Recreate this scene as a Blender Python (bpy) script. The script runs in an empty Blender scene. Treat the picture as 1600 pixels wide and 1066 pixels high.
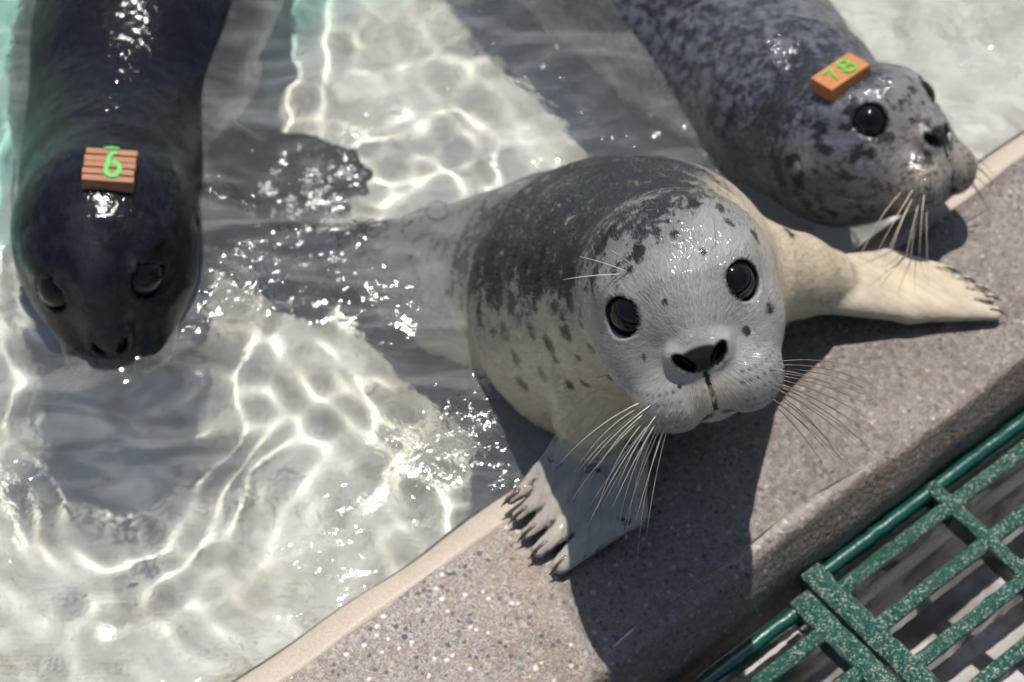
import bpy, bmesh, math, random, numpy as np
from mathutils import Vector, Matrix
from mathutils.bvhtree import BVHTree
random.seed(7)
SC = bpy.context.scene
COL = SC.collection
R = math.radians

# ------------------------------------------------------------------ camera
PITCH, DIST, LENS, W, H = R(55), 1.889, 85.0, 1600, 1066
cp, sp = math.cos(PITCH), math.sin(PITCH)
EYE = np.array([0, -DIST * cp, DIST * sp])
EX, EY, EZ = np.array([1., 0, 0]), np.array([0, sp, cp]), np.array([0, -cp, sp])
FPX = LENS / 36 * W
cam = bpy.data.cameras.new('camera'); camo = bpy.data.objects.new('camera', cam); COL.objects.link(camo)
SC.camera = camo
camo.location = EYE; camo.rotation_euler = (math.pi / 2 - PITCH, 0, 0)
cam.lens = LENS; cam.sensor_width = 36; cam.clip_end = 200
cam.dof.use_dof = True; cam.dof.focus_distance = 1.535; cam.dof.aperture_fstop = 7.5

# ------------------------------------------------------------------ sky, sun, exposure
SUN_EL, SUN_AZ = R(69), R(2)            # azimuth measured from +Y towards +X
world = bpy.data.worlds.new('World'); SC.world = world; world.use_nodes = True
wn = world.node_tree
sky = wn.nodes.new('ShaderNodeTexSky'); sky.sky_type = 'NISHITA'; sky.sun_disc = False
sky.sun_elevation = SUN_EL; sky.sun_rotation = SUN_AZ
wn.links.new(sky.outputs[0], wn.nodes['Background'].inputs[0])
wn.nodes['Background'].inputs[1].default_value = 0.10
sun = bpy.data.lights.new('sun', 'SUN'); sun.energy = 5.0; sun.angle = R(0.5); sun.color = (1, .96, .90)
sun.cycles.is_caustics_light = True
suno = bpy.data.objects.new('sun', sun); COL.objects.link(suno)
SUNV = Vector((math.cos(SUN_EL) * math.sin(SUN_AZ), math.cos(SUN_EL) * math.cos(SUN_AZ), math.sin(SUN_EL)))
suno.rotation_euler = SUNV.to_track_quat('Z', 'Y').to_euler(); suno.location = SUNV * 5
vs = SC.view_settings
vs.view_transform = 'Standard'; vs.look = 'None'; vs.gamma = 1; vs.use_curve_mapping = False; vs.exposure = 0.10
cy = SC.cycles
cy.use_denoising = True
cy.use_adaptive_sampling = True; cy.adaptive_threshold = 0.05; cy.adaptive_min_samples = 10
cy.max_bounces = 7; cy.diffuse_bounces = 3; cy.glossy_bounces = 3; cy.transmission_bounces = 5
cy.sample_clamp_indirect = 25.0; cy.caustics_reflective = False

# ------------------------------------------------------------------ helpers
def ray(px, py):
    return (px - W / 2) / FPX * EX - (py - H / 2) / FPX * EY - EZ
def P(px, py, z):
    d = ray(px, py); return EYE + d * ((z - EYE[2]) / d[2])
def U(px, py, z):
    """point under water (surface z = 0), allowing for refraction at the surface"""
    if z >= 0: return P(px, py, z)
    d = ray(px, py); s = EYE - d * (EYE[2] / d[2]); d = d / np.linalg.norm(d)
    h = d[:2] / 1.33; v = -math.sqrt(1 - h @ h)
    return np.array([s[0] + h[0] * z / v, s[1] + h[1] * z / v, z])
ZD = 0.025                                             # top of the coping
A0, B0 = P(426, 1066, ZD), P(1600, 240, ZD)
T = (B0 - A0) / np.linalg.norm(B0 - A0); N = np.array([T[1], -T[0], 0])
A0 = np.array([A0[0], A0[1], 0])
def tn(t, n, z): return A0 + T * t + N * n + np.array([0, 0, z])

def link(name, me, parent=None, mat=None):
    o = bpy.data.objects.new(name, me); COL.objects.link(o)
    if parent is not None: o.parent = parent
    if mat is not None and me is not None:
        me.materials.clear(); me.materials.append(mat)
    return o
def mesh(name, v, f, smooth=False):
    me = bpy.data.meshes.new(name)
    me.from_pydata(np.asarray(v, float).tolist(), [], f.tolist() if hasattr(f, 'tolist') else f)
    if smooth: me.shade_smooth()
    me.update(); return me
def tag(o, label, cat, group=None):
    o['label'] = label; o['category'] = cat
    if group: o['group'] = group
def struct(o): o['kind'] = 'structure'; return o

class NT:
    def __init__(s, name):
        s.m = bpy.data.materials.new(name); s.m.use_nodes = True; s.t = s.m.node_tree
        s.b = s.t.nodes['Principled BSDF']
    def n(s, typ, **kw):
        nd = s.t.nodes.new('ShaderNode' + typ)
        for k, v in kw.items():
            if k.startswith('_'): setattr(nd, k[1:], v)
            else:
                key = k.replace('__', ' ')
                s.set(nd.inputs[int(key[1:])] if key[0] == 'i' and key[1:].isdigit() else nd.inputs[key], v)
        return nd
    def set(s, sock, v):
        if isinstance(v, bpy.types.NodeSocket): s.t.links.new(v, sock)
        elif isinstance(v, bpy.types.Node): s.t.links.new(v.outputs[0], sock)
        else:
            if isinstance(v, tuple) and len(v) == 3 and sock.type == 'RGBA': v = v + (1,)
            sock.default_value = v
    def math(s, op, a, b=0.0, clamp=False):
        nd = s.t.nodes.new('ShaderNodeMath'); nd.operation = op; nd.use_clamp = clamp
        s.set(nd.inputs[0], a); s.set(nd.inputs[1], b); return nd.outputs[0]
    def mix(s, f, a, b, typ='MIX'):
        nd = s.t.nodes.new('ShaderNodeMix'); nd.data_type = 'RGBA'; nd.blend_type = typ
        s.set(nd.inputs[0], f); s.set(nd.inputs[6], a); s.set(nd.inputs[7], b); return nd.outputs[2]
    def step(s, x, a, b):
        nd = s.t.nodes.new('ShaderNodeMapRange'); nd.interpolation_type = 'SMOOTHSTEP'
        s.set(nd.inputs[0], x); nd.inputs[1].default_value = a; nd.inputs[2].default_value = b; return nd.outputs[0]
    def obj(s): return s.t.nodes.new('ShaderNodeTexCoord').outputs['Object']
    def noise(s, co, scale, detail=3, rough=.5, **kw):
        return s.n('TexNoise', Vector=co, Scale=scale, Detail=detail, Roughness=rough, **kw)
    def attr(s, name):
        nd = s.t.nodes.new('ShaderNodeAttribute'); nd.attribute_name = name; return nd
    def sep(s, v):
        nd = s.t.nodes.new('ShaderNodeSeparateXYZ'); s.set(nd.inputs[0], v); return nd.outputs
    def bump(s, h, strength, dist, normal=None):
        nd = s.n('Bump', Height=h, Strength=strength, Distance=dist)
        if normal is not None: s.set(nd.inputs['Normal'], normal)
        return nd.outputs[0]
    def out(s, **kw):
        for k, v in kw.items(): s.set(s.b.inputs[k.replace('_', ' ')], v)
        return s.m

# ------------------------------------------------------------------ materials of the setting
def mat_concrete():
    m = NT('aggregate concrete'); co = m.obj()
    x = m.sep(co)
    v1 = m.n('TexVoronoi', Vector=co, Scale=240.0); v2 = m.n('TexVoronoi', Vector=co, Scale=135.0)
    fine = m.noise(co, 900, 2); big = m.noise(co, 9, 4); mid = m.noise(co, 45, 3)
    r1 = m.n('ValToRGB', Fac=m.sep(v1.outputs['Color'])[0])
    cr = r1.color_ramp; cr.interpolation = 'CONSTANT'
    cols = [(0, (.30, .24, .20)), (.28, (.40, .33, .28)), (.45, (.22, .19, .18)), (.6, (.46, .40, .34)), (.74, (.33, .22, .16)), (.84, (.07, .07, .085)), (.94, (.80, .76, .70))]
    while len(cr.elements) < len(cols): cr.elements.new(.5)
    for e, (p, c) in zip(cr.elements, cols): e.position = p; e.color = c + (1,)
    r2 = m.n('ValToRGB', Fac=m.sep(v2.outputs['Color'])[1])
    cr = r2.color_ramp; cr.interpolation = 'CONSTANT'
    cols = [(0, (.10, .10, .12)), (.3, (.20, .18, .18)), (.5, (.34, .20, .15)), (.7, (.17, .19, .21)), (.85, (.5, .45, .4))]
    while len(cr.elements) < len(cols): cr.elements.new(.5)
    for e, (p, c) in zip(cr.elements, cols): e.position = p; e.color = c + (1,)
    cement = m.mix(m.step(fine.outputs[0], .3, .7), (.17, .145, .125), (.47, .415, .37))
    g1 = m.math('MULTIPLY', m.math('SUBTRACT', 1.0, m.step(v1.outputs['Distance'], .30, .55)), .8)
    c = m.mix(g1, cement, r1.outputs[0])
    pick = m.math('GREATER_THAN', m.sep(v2.outputs['Color'])[0], .70)
    g2 = m.math('MULTIPLY', m.math('SUBTRACT', 1.0, m.step(v2.outputs['Distance'], .26, .34)), pick)
    c = m.mix(g2, c, r2.outputs[0])
    c = m.mix(m.math('MULTIPLY', m.step(big.outputs[0], .4, .7), .35), c, (.30, .21, .14))
    st2 = m.noise(co, 6, 5, .65)
    c = m.mix(m.math('MULTIPLY', m.step(st2.outputs[0], .52, .66), .45), c, m.mix(1.0, c, (.50, .43, .33), 'MULTIPLY'))
    # wetness: dry only in the near left corner, with a ragged edge
    p0, p1 = P(868, 880, ZD), P(925, 1066, ZD)
    d = (p1 - p0) / np.linalg.norm(p1 - p0); nn = (d[1], -d[0])
    side = m.math('ADD', m.math('MULTIPLY', x[0], -nn[0]), m.math('ADD', m.math('MULTIPLY', x[1], -nn[1]), float(nn[0] * p0[0] + nn[1] * p0[1])))
    side = m.math('ADD', side, m.math('MULTIPLY', m.math('SUBTRACT', mid.outputs[0], .5), .028))
    wet = m.step(side, -.012, -.008)
    wet = m.math('MAXIMUM', m.math('SUBTRACT', 1.0, m.step(side, -.002, .002)), 0.0) if nn[0] < 0 else m.step(side, -.002, .002)
    wet = m.math('SUBTRACT', 1.0, wet)
    nco = m.math('ADD', m.math('MULTIPLY', x[0], float(N[0])), m.math('ADD', m.math('MULTIPLY', x[1], float(N[1])), float(-(A0 @ N))))
    flat = m.math('SUBTRACT', 1.0, m.math('MULTIPLY', m.step(nco, .139, .145), .8))
    film = m.math('MULTIPLY', wet, m.step(m.noise(co, 16, 3).outputs[0], .28, .55))
    c = m.mix(wet, c, m.mix(1.0, c, (.43, .405, .37), 'MULTIPLY'))
    hgt = m.math('ADD', m.math('MULTIPLY', v1.outputs['Distance'], -.7), m.math('MULTIPLY', fine.outputs[0], .8))
    amp = m.math('SUBTRACT', 1.0, m.math('MULTIPLY', film, .35))
    bp = m.bump(hgt, amp, .0020)
    bpc = m.bump(m.math('ADD', m.math('MULTIPLY', hgt, .8), mid.outputs[0]), .8, .0013)
    m.out(Base_Color=c, Roughness=m.math('SUBTRACT', .85, m.math('MULTIPLY', wet, .15)), Normal=bp)
    m.out(Coat_Weight=m.math('MULTIPLY', m.math('MULTIPLY', wet, m.math('ADD', .35, m.math('MULTIPLY', m.step(m.sep(v1.outputs['Color'])[2], .2, .9), .65))), flat), Coat_Roughness=m.math('SUBTRACT', .50, m.math('MULTIPLY', film, .08)), Coat_Normal=bpc, Coat_IOR=1.62)
    return m.m
def mat_mortar():
    m = NT('pale mortar'); co = m.obj()
    f = m.noise(co, 500, 3); b = m.noise(co, 30, 4); v = m.n('TexVoronoi', Vector=co, Scale=420.0)
    c = m.mix(f.outputs[0], (.30, .245, .19), (.56, .475, .39))
    c = m.mix(m.math('MULTIPLY', m.step(v.outputs['Distance'], .25, .1), .5), c, (.25, .2, .17))
    c = m.mix(m.math('MULTIPLY', m.step(b.outputs[0], .45, .75), .4), c, (.35, .30, .22))
    return m.out(Base_Color=c, Roughness=.7, Coat_Weight=.12, Coat_Roughness=.35, Normal=m.bump(f.outputs[0], .8, .0010))
def mat_floor():
    m = NT('pool plaster'); co = m.obj(); x = m.sep(co)
    a = m.noise(co, 7, 5, .6); b = m.noise(co, 28, 4); e = m.noise(co, 4.5, 3)
    c = m.mix(m.step(a.outputs[0], .35, .7), (.74, .72, .65), (.56, .53, .45))
    c = m.mix(m.math('MULTIPLY', m.step(b.outputs[0], .50, .70), .55), c, (.40, .34, .24))
    # old turquoise paint left in the far corner
    far = m.math('ADD', m.math('SUBTRACT', x[1], m.math('MULTIPLY', x[0], .9)), m.math('MULTIPLY', m.math('SUBTRACT', e.outputs[0], .5), .35))
    c = m.mix(m.step(far, .56, .64), c, (.28, .56, .47))
    return m.out(Base_Color=c, Roughness=.7)
def mat_water():
    m = NT('clear water'); co = m.obj()
    a = m.noise(co, 75, 3, .55, Distortion=.6); b = m.noise(co, 14, 2); pt = m.noise(co, 5, 2)
    h = m.math('ADD', m.math('MULTIPLY', a.outputs[0], m.step(pt.outputs[0], .42, .68)), m.math('MULTIPLY', b.outputs[0], 1.2))
    nm = m.bump(h, 1.0, .0024)
    rf = m.n('BsdfRefraction', Color=(.985, 1.0, .99), Roughness=0.0, IOR=1.333, Normal=nm); gl = m.n('BsdfGlossy', Roughness=.05, Normal=nm)
    mx = m.t.nodes.new('ShaderNodeMixShader'); m.set(mx.inputs[0], m.n('Fresnel', IOR=1.333, Normal=nm)); m.set(mx.inputs[1], rf); m.set(mx.inputs[2], gl)
    # white diffuse haze mixed in for murk: lifts floor shadows, veils bodies, in streaks
    mp = m.n('Mapping', Vector=co, Rotation=(0, 0, .5), Scale=(9, 22, 9)); fo = m.noise(mp.outputs[0], 1.0, 5, .62, Distortion=1.2)
    df = m.n('BsdfDiffuse', Color=(.80, .83, .80), Normal=m.bump(h, 1.0, .0060)); m2 = m.t.nodes.new('ShaderNodeMixShader')
    m.set(m2.inputs[0], m.math('ADD', .04, m.math('MULTIPLY', m.step(fo.outputs[0], .42, .74), .115))); m.set(m2.inputs[1], mx); m.set(m2.inputs[2], df)
    m.t.links.new(m2.outputs[0], m.t.nodes['Material Output'].inputs[0])
    return m.m
def mat_gutter():
    m = NT('wet gutter concrete'); co = m.obj()
    a = m.noise(co, 25, 4); f = m.noise(co, 300, 2)
    c = m.mix(m.step(a.outputs[0], .4, .62), (.36, .34, .32), (.13, .105, .08))
    c = m.mix(m.math('MULTIPLY', m.step(f.outputs[0], .6, .7), .5), c, (.16, .15, .14))
    return m.out(Base_Color=c, Roughness=.5, Coat_Weight=.8, Coat_Roughness=.12, Normal=m.bump(f.outputs[0], .3, .0006), Coat_Normal=m.bump(a.outputs[0], .2, .004))
def mat_pale_ledge():
    m = NT('pale gutter ledge'); co = m.obj()
    f = m.noise(co, 350, 2); a = m.noise(co, 18, 3)
    c = m.mix(m.step(f.outputs[0], .58, .66), (.55, .53, .50), (.28, .27, .25))
    c = m.mix(m.step(a.outputs[0], .55, .7), c, (.25, .2, .15))
    return m.out(Base_Color=c, Roughness=.5, Coat_Weight=.5, Coat_Roughness=.2)
def mat_grit():
    m = NT('green gritted plastic'); co = m.obj()
    v = m.n('TexVoronoi', Vector=co, Scale=880.0); cc = m.sep(v.outputs['Color'])
    r = m.n('ValToRGB', Fac=cc[0]); cr = r.color_ramp; cr.interpolation = 'CONSTANT'
    cols = [(0, (.003, .055, .036)), (.42, (.010, .095, .064)), (.66, (.05, .16, .115)), (.84, (.34, .40, .35)), (.93, (.40, .27, .15)), (.965, (.01, .07, .05))]
    while len(cr.elements) < len(cols): cr.elements.new(.5)
    for e, (p, c) in zip(cr.elements, cols): e.position = p; e.color = c + (1,)
    wear = m.noise(co, 40, 3)
    c = m.mix(m.math('MULTIPLY', m.step(wear.outputs[0], .5, .75), .6), r.outputs[0], (.005, .06, .04))
    h = m.math('ADD', m.math('MULTIPLY', v.outputs['Distance'], -1.0), m.math('MULTIPLY', cc[1], .8))
    return m.out(Base_Color=c, Roughness=.42, Coat_Weight=.6, Coat_Roughness=.12, Normal=m.bump(h, 1.0, .0012), Coat_Normal=m.bump(h, .9, .0010))
def mat_green():
    m = NT('smooth green plastic'); co = m.obj(); a = m.noise(co, 60, 3)
    c = m.mix(a.outputs[0], (.0, .035, .024), (.003, .07, .045))
    return m.out(Base_Color=c, Roughness=.3, Coat_Weight=.7, Coat_Roughness=.08, Normal=m.bump(m.noise(co, 260, 2).outputs[0], .35, .0008))

M_CONC, M_MORT, M_FLOOR, M_WATER = mat_concrete(), mat_mortar(), mat_floor(), mat_water()
M_GUT, M_LEDGE, M_GRIT, M_GREEN = mat_gutter(), mat_pale_ledge(), mat_grit(), mat_green()

# ------------------------------------------------------------------ the setting
def extrude(name, prof, t0, t1, mat, step=.02, wob=None, parent=None):
    ts = np.arange(t0, t1 + 1e-6, step); v = []; f = []; k = len(prof)
    for i, t in enumerate(ts):
        for j, (n, z) in enumerate(prof):
            dn, dz = wob(t, j) if wob else (0, 0)
            v.append(tn(t, n + dn, z + dz))
    for i in range(len(ts) - 1):
        for j in range(k - 1):
            a = i * k + j; f.append((a, a + k, a + k + 1, a + 1))
    return link(name, mesh(name, v, f, True), parent, mat)
TA, TB = -1.2, 1.9
def wob(t, j): return (.0012 * math.sin(31 * t + j) + .001 * math.sin(73 * t), 0)
rd = .014
prof = [(.002, ZD - .012), (.002, ZD - .003), (.0045, ZD)] + [(.0045 + (.136 - .0045) * k / 8, ZD) for k in range(1, 9)]
prof += [(.1405, ZD - .0005), (.1430, ZD - .0020), (.1450, ZD - .0056), (.1480, ZD - .0110), (.1535, ZD - .0180), (.1565, ZD - .0270), (.1580, -.012), (.1585, -.030), (.159, -.052)]
coping = struct(extrude('pool_coping', prof, TA, TB, M_CONC, .02, lambda t, j: (.0010 * math.sin(31 * t + .4 * j) + .0008 * math.sin(83 * t), .0)))
ledge = [(.0035, ZD - .009), (.0005, ZD - .0045), (-.006, ZD - .006), (-.018, .013), (-.025, .004), (-.031, -.006), (-.036, -.03), (-.036, -.23)]
struct(extrude('pool_wall', ledge, TA, TB, M_MORT, .02, lambda t, j: (.0012 * math.sin(23 * t + j) + .0010 * math.sin(57 * t), .0006 * math.sin(41 * t + j))))
ledge_g = [(.1588, -.050), (.161, -.054), (.180, -.056), (.184, -.060), (.186, -.075)]
struct(extrude('gutter_ledge', ledge_g, TA, TB, M_LEDGE))
rg = random.Random(3)
gut = [(.1862, -.075), (.188, -.10), (.20, -.112), (.22, -.118), (.26, -.118), (.275, -.112), (.278, -.085), (.30, -.082), (.36, -.083), (.365, -.11), (.5, -.115), (.9, -.10)]
def gw(t, j): return (.004 * math.sin(19 * t + 2 * j) + .003 * math.sin(47 * t + j), .002 * math.sin(33 * t + 3 * j))
struct(extrude('drain_gutter', gut, TA, TB, M_GUT, .015, lambda t, j: gw(t, j) if j > 0 else (0, 0)))
# pool floor
floor = struct(link('pool_floor', mesh('pool_floor', [(-2.4, -1.6, -.20), (2.4, -1.6, -.20), (2.4, 2.6, -.20), (-2.4, 2.6, -.20)], [(0, 1, 2, 3)]), None, M_FLOOR))
floor.cycles.is_caustics_receiver = True

# water surface
WAVES = []
rw = random.Random(11)
for k in range(64):
    lam = math.exp(rw.uniform(math.log(.024), math.log(.22))); a = rw.gauss(.9, 1.0)
    WAVES.append((2 * math.pi / lam, math.cos(a), math.sin(a), rw.uniform(0, 6.3), lam * (.0026 if lam < .045 else .0021)))
RINGS = [(P(165, 470, 0), .055, .0007, .17), (P(1300, 250, 0), .045, .0005, .13), (P(790, 560, 0), .05, .0005, .13),
         (P(655, 765, 0), .024, .00022, .05), (P(690, 120, 0), .06, .0007, .18), (P(470, 160, 0), .05, .0006, .14)]
def wave(X, Y):
    Z = 0 * X
    mod = .75 + .45 * np.sin(5.1 * X + 2.0) * np.sin(4.3 * Y + .5) + .30 * np.clip((Y + .05) * 3, -.6, 1)
    for px, py, am, rad in ((520, 400, 1.8, .11), (680, 110, 1.2, .13), (300, 520, 1.1, .06), (1560, 100, .8, .10), (740, 560, .8, .05), (450, 110, 1.0, .07), (130, 680, 1.0, .09), (560, 500, .8, .06)):
        c = P(px, py, 0); mod = mod + am * np.exp(-((X - c[0]) ** 2 + (Y - c[1]) ** 2) / rad ** 2)
    wx = X + .012 * np.sin(21 * Y + 3 * np.sin(9 * X)); wy = Y + .012 * np.sin(17 * X + 2 * np.sin(11 * Y))
    for k, ca, sa, ph, am in WAVES:
        Z += am * np.sin(k * (wx * ca + wy * sa) + ph)
    Z *= mod * .22
    for c, lam, am, rad in RINGS:
        r = np.hypot(X - c[0], Y - c[1]); Z += am * np.cos(2 * np.pi * r / lam) * np.exp(-(r / rad) ** 2)
    return Z
# ------------------------------------------------------------------ drain gratings
def bar_mesh(name, t0, t1, n0, n1, zt, depth=.026, bev=.0022, smooth_top=False, rnd=0):
    """a moulded bar: gritty flat top, bevelled shoulders, flanks that lean inwards"""
    along_t = (t1 - t0) > (n1 - n0)
    L0, L1, w0, w1 = (t0, t1, n0, n1) if along_t else (n0, n1, t0, t1)
    c, hw = (w0 + w1) / 2, (w1 - w0) / 2
    if smooth_top: pr = [(hw * .75, -depth), (hw, -depth * .45)] + [(hw * math.cos(a), -hw + hw * math.sin(a)) for a in np.linspace(0, math.pi, 9)] + [(-hw, -depth * .45), (-hw * .75, -depth)]
    else: pr = [(hw * .62, -depth), (hw * .93, -.006), (hw, -bev), (hw - bev * .7, 0), (0, .0005), (-hw + bev * .7, 0), (-hw, -bev), (-hw * .93, -.006), (-hw * .62, -depth)]
    ns = max(2, int((L1 - L0) / .006)); rr = random.Random(rnd); v, f = [], []
    for i in range(ns + 1):
        l = L0 + (L1 - L0) * i / ns; dw = rr.gauss(0, .00025); dz = rr.gauss(0, .0002)
        for (w, z) in pr:
            e = rr.gauss(0, .00018)
            v.append(tn(l, c + w + dw + e, zt + z + dz) if along_t else tn(c + w + dw + e, l, zt + z + dz))
    k = len(pr)
    for i in range(ns):
        for j in range(k - 1):
            a = i * k + j; f.append((a, a + k, a + k + 1, a + 1) if along_t else (a, a + 1, a + k + 1, a + k))
    f.append(tuple(range(k))); f.append(tuple(reversed(range(ns * k, ns * k + k))))
    me = mesh(name, v, f, True)
    me.materials.append(M_GREEN); me.materials.append(M_GRIT)
    if not smooth_top:
        for p in me.polygons:
            if p.index < ns * (k - 1) and 2 <= p.index % (k - 1) <= 5: p.material_index = 1
    bm = bmesh.new(); bm.from_mesh(me); bmesh.ops.recalc_face_normals(bm, faces=bm.faces); bm.to_mesh(me); bm.free()
    return me
def grating(label, t_end, sgn, n_front, n_first, rows, ncell, seed):
    zt = -.008
    root = bpy.data.objects.new('drain_grating', None); COL.objects.link(root)
    tag(root, label, 'grating', 'green grating panels over the drain')
    def add(nm, *a, **k):
        return link(nm, bar_mesh(nm, *a, **k), root)
    pitch = .1195 if sgn > 0 else .118
    te = [t_end + sgn * (.0105 + 0), ]
    tlast = t_end + sgn * (.021 + pitch * ncell)
    a, b = sorted((t_end + sgn * .004, tlast))
    n_back = n_first + .0395 * rows + .006
    ea, eb = sorted((t_end, t_end + sgn * .0195))
    add('end_bar', ea, eb, n_front, n_back, zt, rnd=seed)
    add('edge_bar', a, b, n_front + .0005, n_front + .0125, zt - .002, smooth_top=True, rnd=seed + 1)
    for k in range(rows):
        n = n_first + .0395 * k
        add('long_bar', a, b, n - .0062, n + .0062, zt - .0007, rnd=seed + 10 + k)
    for k in range(1, ncell + 1):
        t = t_end + sgn * (.0115 + pitch * k)
        add('cross_bar', t - .0062, t + .0062, n_front + .003, n_back, zt - .0003, rnd=seed + 40 + k)
    return root
grating('green gritted drain grating panel running off the right edge, with the wider end bar', .3592, 1, .1600, .1860, 6, 5, 100)
grating('green gritted drain grating panel at the bottom edge with only its corner showing', .3565, -1, .1715, .2040, 5, 5, 200)

# ------------------------------------------------------------------ implicit surfaces for the seals
def smin(a, b, k):
    h = np.clip(.5 + .5 * (b - a) / k, 0, 1); return b + (a - b) * h - k * h * (1 - h)
def smax(a, b, k): return -smin(-a, -b, k)
def ell(p, c, r):
    f = p.dtype.type
    x, y, z = (p[:, 0] - f(c[0])) * f(1 / r[0]), (p[:, 1] - f(c[1])) * f(1 / r[1]), (p[:, 2] - f(c[2])) * f(1 / r[2])
    k0 = np.sqrt(x * x + y * y + z * z) + f(1e-6)
    x *= f(1 / r[0]); y *= f(1 / r[1]); z *= f(1 / r[2])
    return k0 * (k0 - 1) / (np.sqrt(x * x + y * y + z * z) + f(1e-6))
def sph(p, c, r): return cone(p, c, np.asarray(c, float) + np.array([1e-6, 0, 0]), r, r)
def cone(p, a, b, ra, rb):
    a = np.asarray(a, float); ab = np.asarray(b, float) - a; ll = ab @ ab + 1e-12
    x, y, z = p[:, 0] - p.dtype.type(a[0]), p[:, 1] - p.dtype.type(a[1]), p[:, 2] - p.dtype.type(a[2])
    ab = ab.astype(p.dtype); t = np.clip((x * ab[0] + y * ab[1] + z * ab[2]) * p.dtype.type(1 / ll), 0, 1)
    x -= t * ab[0]; y -= t * ab[1]; z -= t * ab[2]
    return np.sqrt(x * x + y * y + z * z) - (p.dtype.type(ra) + p.dtype.type(rb - ra) * t)
def chain(p, pts, k):
    d = None
    for (a, ra), (b, rb) in zip(pts[:-1], pts[1:]):
        e = cone(p, a, b, ra, rb); d = e if d is None else smin(d, e, k)
    return d
def both(f, s=(1, -1)): return [f(x) for x in s]

EYE_N = np.array([.60, .16, .785]); EYE_N /= np.linalg.norm(EYE_N)
EYE_C = None                                            # found below
EYE_R = 16.8
def head_core(p):
    """seal head, millimetres: x viewer's right when it faces you, y up, z towards the nose"""
    q = p * np.array([1, 1, 1.0]); q[:, 0] = np.abs(q[:, 0])
    d = ell(q, (0, 3, -6), (71, 65, 78))
    d = smin(d, ell(q, (0, -6, 36), (57, 50, 46)), 26)
    d = smin(d, ell(q, (0, -36, 16), (45, 31, 46)), 22)          # throat and jaw
    d = smin(d, ell(q, (33, 31, 40), (19, 11, 17)), 18)          # brow
    d = smin(d, cone(q, (0, 16, 52), (0, -6, 78), 31, 18), 14)    # bridge of the nose
    d = smin(d, ell(q, (0, -26, 66), (33, 27, 28)), 12)
    d = smin(d, ell(q, (25, -43, 74.5), (27, 24.5, 25)), 11)
    d = smin(d, ell(q, (37, -20, 42), (24, 28, 34)), 16)           # cheek           # whisker pads
    d = smin(d, ell(q, (0, -38, 84.5), (16, 18, 13.5)), 8)            # upper lip
    d = smin(d, ell(q, (0, -13, 85.5), (21, 12, 12)), 9)            # nose
    return d
def head_sdf(p):
    d = head_core(p)
    q = p.copy(); q[:, 0] = np.abs(q[:, 0])
    # chin, kept apart from the lips by the mouth
    chin = ell(q, (0, -60, 62), (23, 10, 24))
    chin = smin(chin, ell(q, (0, -52, 36), (33, 18, 32)), 14)
    d = smin(d, chin, 3.0)
    mouth = np.minimum(cone(q, (0, -57, 91), (15, -62, 82), 2.2, 2.0), cone(q, (15, -62, 82), (36, -58, 58), 2.0, 1.2))
    d = smax(d, -mouth, 3.0)
    d = smax(d, -cone(q, (0, -22, 98.5), (0, -57, 95), 1.0, 1.5), 1.6)    # philtrum
    # nostrils
    a = np.array([.66, .75, 0]); b = np.array([.75, -.66, 0]); c = np.array([12.0, -11.5, 97.0])
    r = q - c; loc = np.stack([r @ a, r @ b, r[:, 2] + .55 * r[:, 0] * 0], 1)
    rim = ell(loc, (0, .5, -8), (12, 7.5, 7.5)); d = smin(d, rim, 6)
    d = smax(d, -ell(loc, (0, 0, 2), (9.2, 4.4, 11)), 2.0)
    # eyes: swollen lids round the ball, cut open in front
    if EYE_C is not None:
        d = smin(d, sph(q, EYE_C, EYE_R + 1.6), 7)
        d = smax(d, -sph(q, EYE_C + EYE_N * 16.4, 15.1), 1.6)
        d = smax(d, -sph(q, EYE_C, EYE_R + .1), .6)
        d = smin(d, sph(q, EYE_C, EYE_R - 1.5), .5)
        tear = EYE_C + np.array([-11.5, -5.5, 11.0])
        d = smax(d, -sph(q, tear, 2.6), 2.5)
    # ear holes
    d = smax(d, -ell(q, (69, 4, 2), (6, 5.5, 2.2)), 4)
    return d
# find where the eye sits on the face (26 mm above the nose, 42 mm out) and sink the ball in
for w in np.arange(75, 10, -.25):
    v = (-7.5 + .407 * w) / .914
    if head_core(np.array([[42.5, v, w]]))[0] < 0: break
EYE_C = np.array([42.5, v, w]) - EYE_N * 13.0

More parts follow.
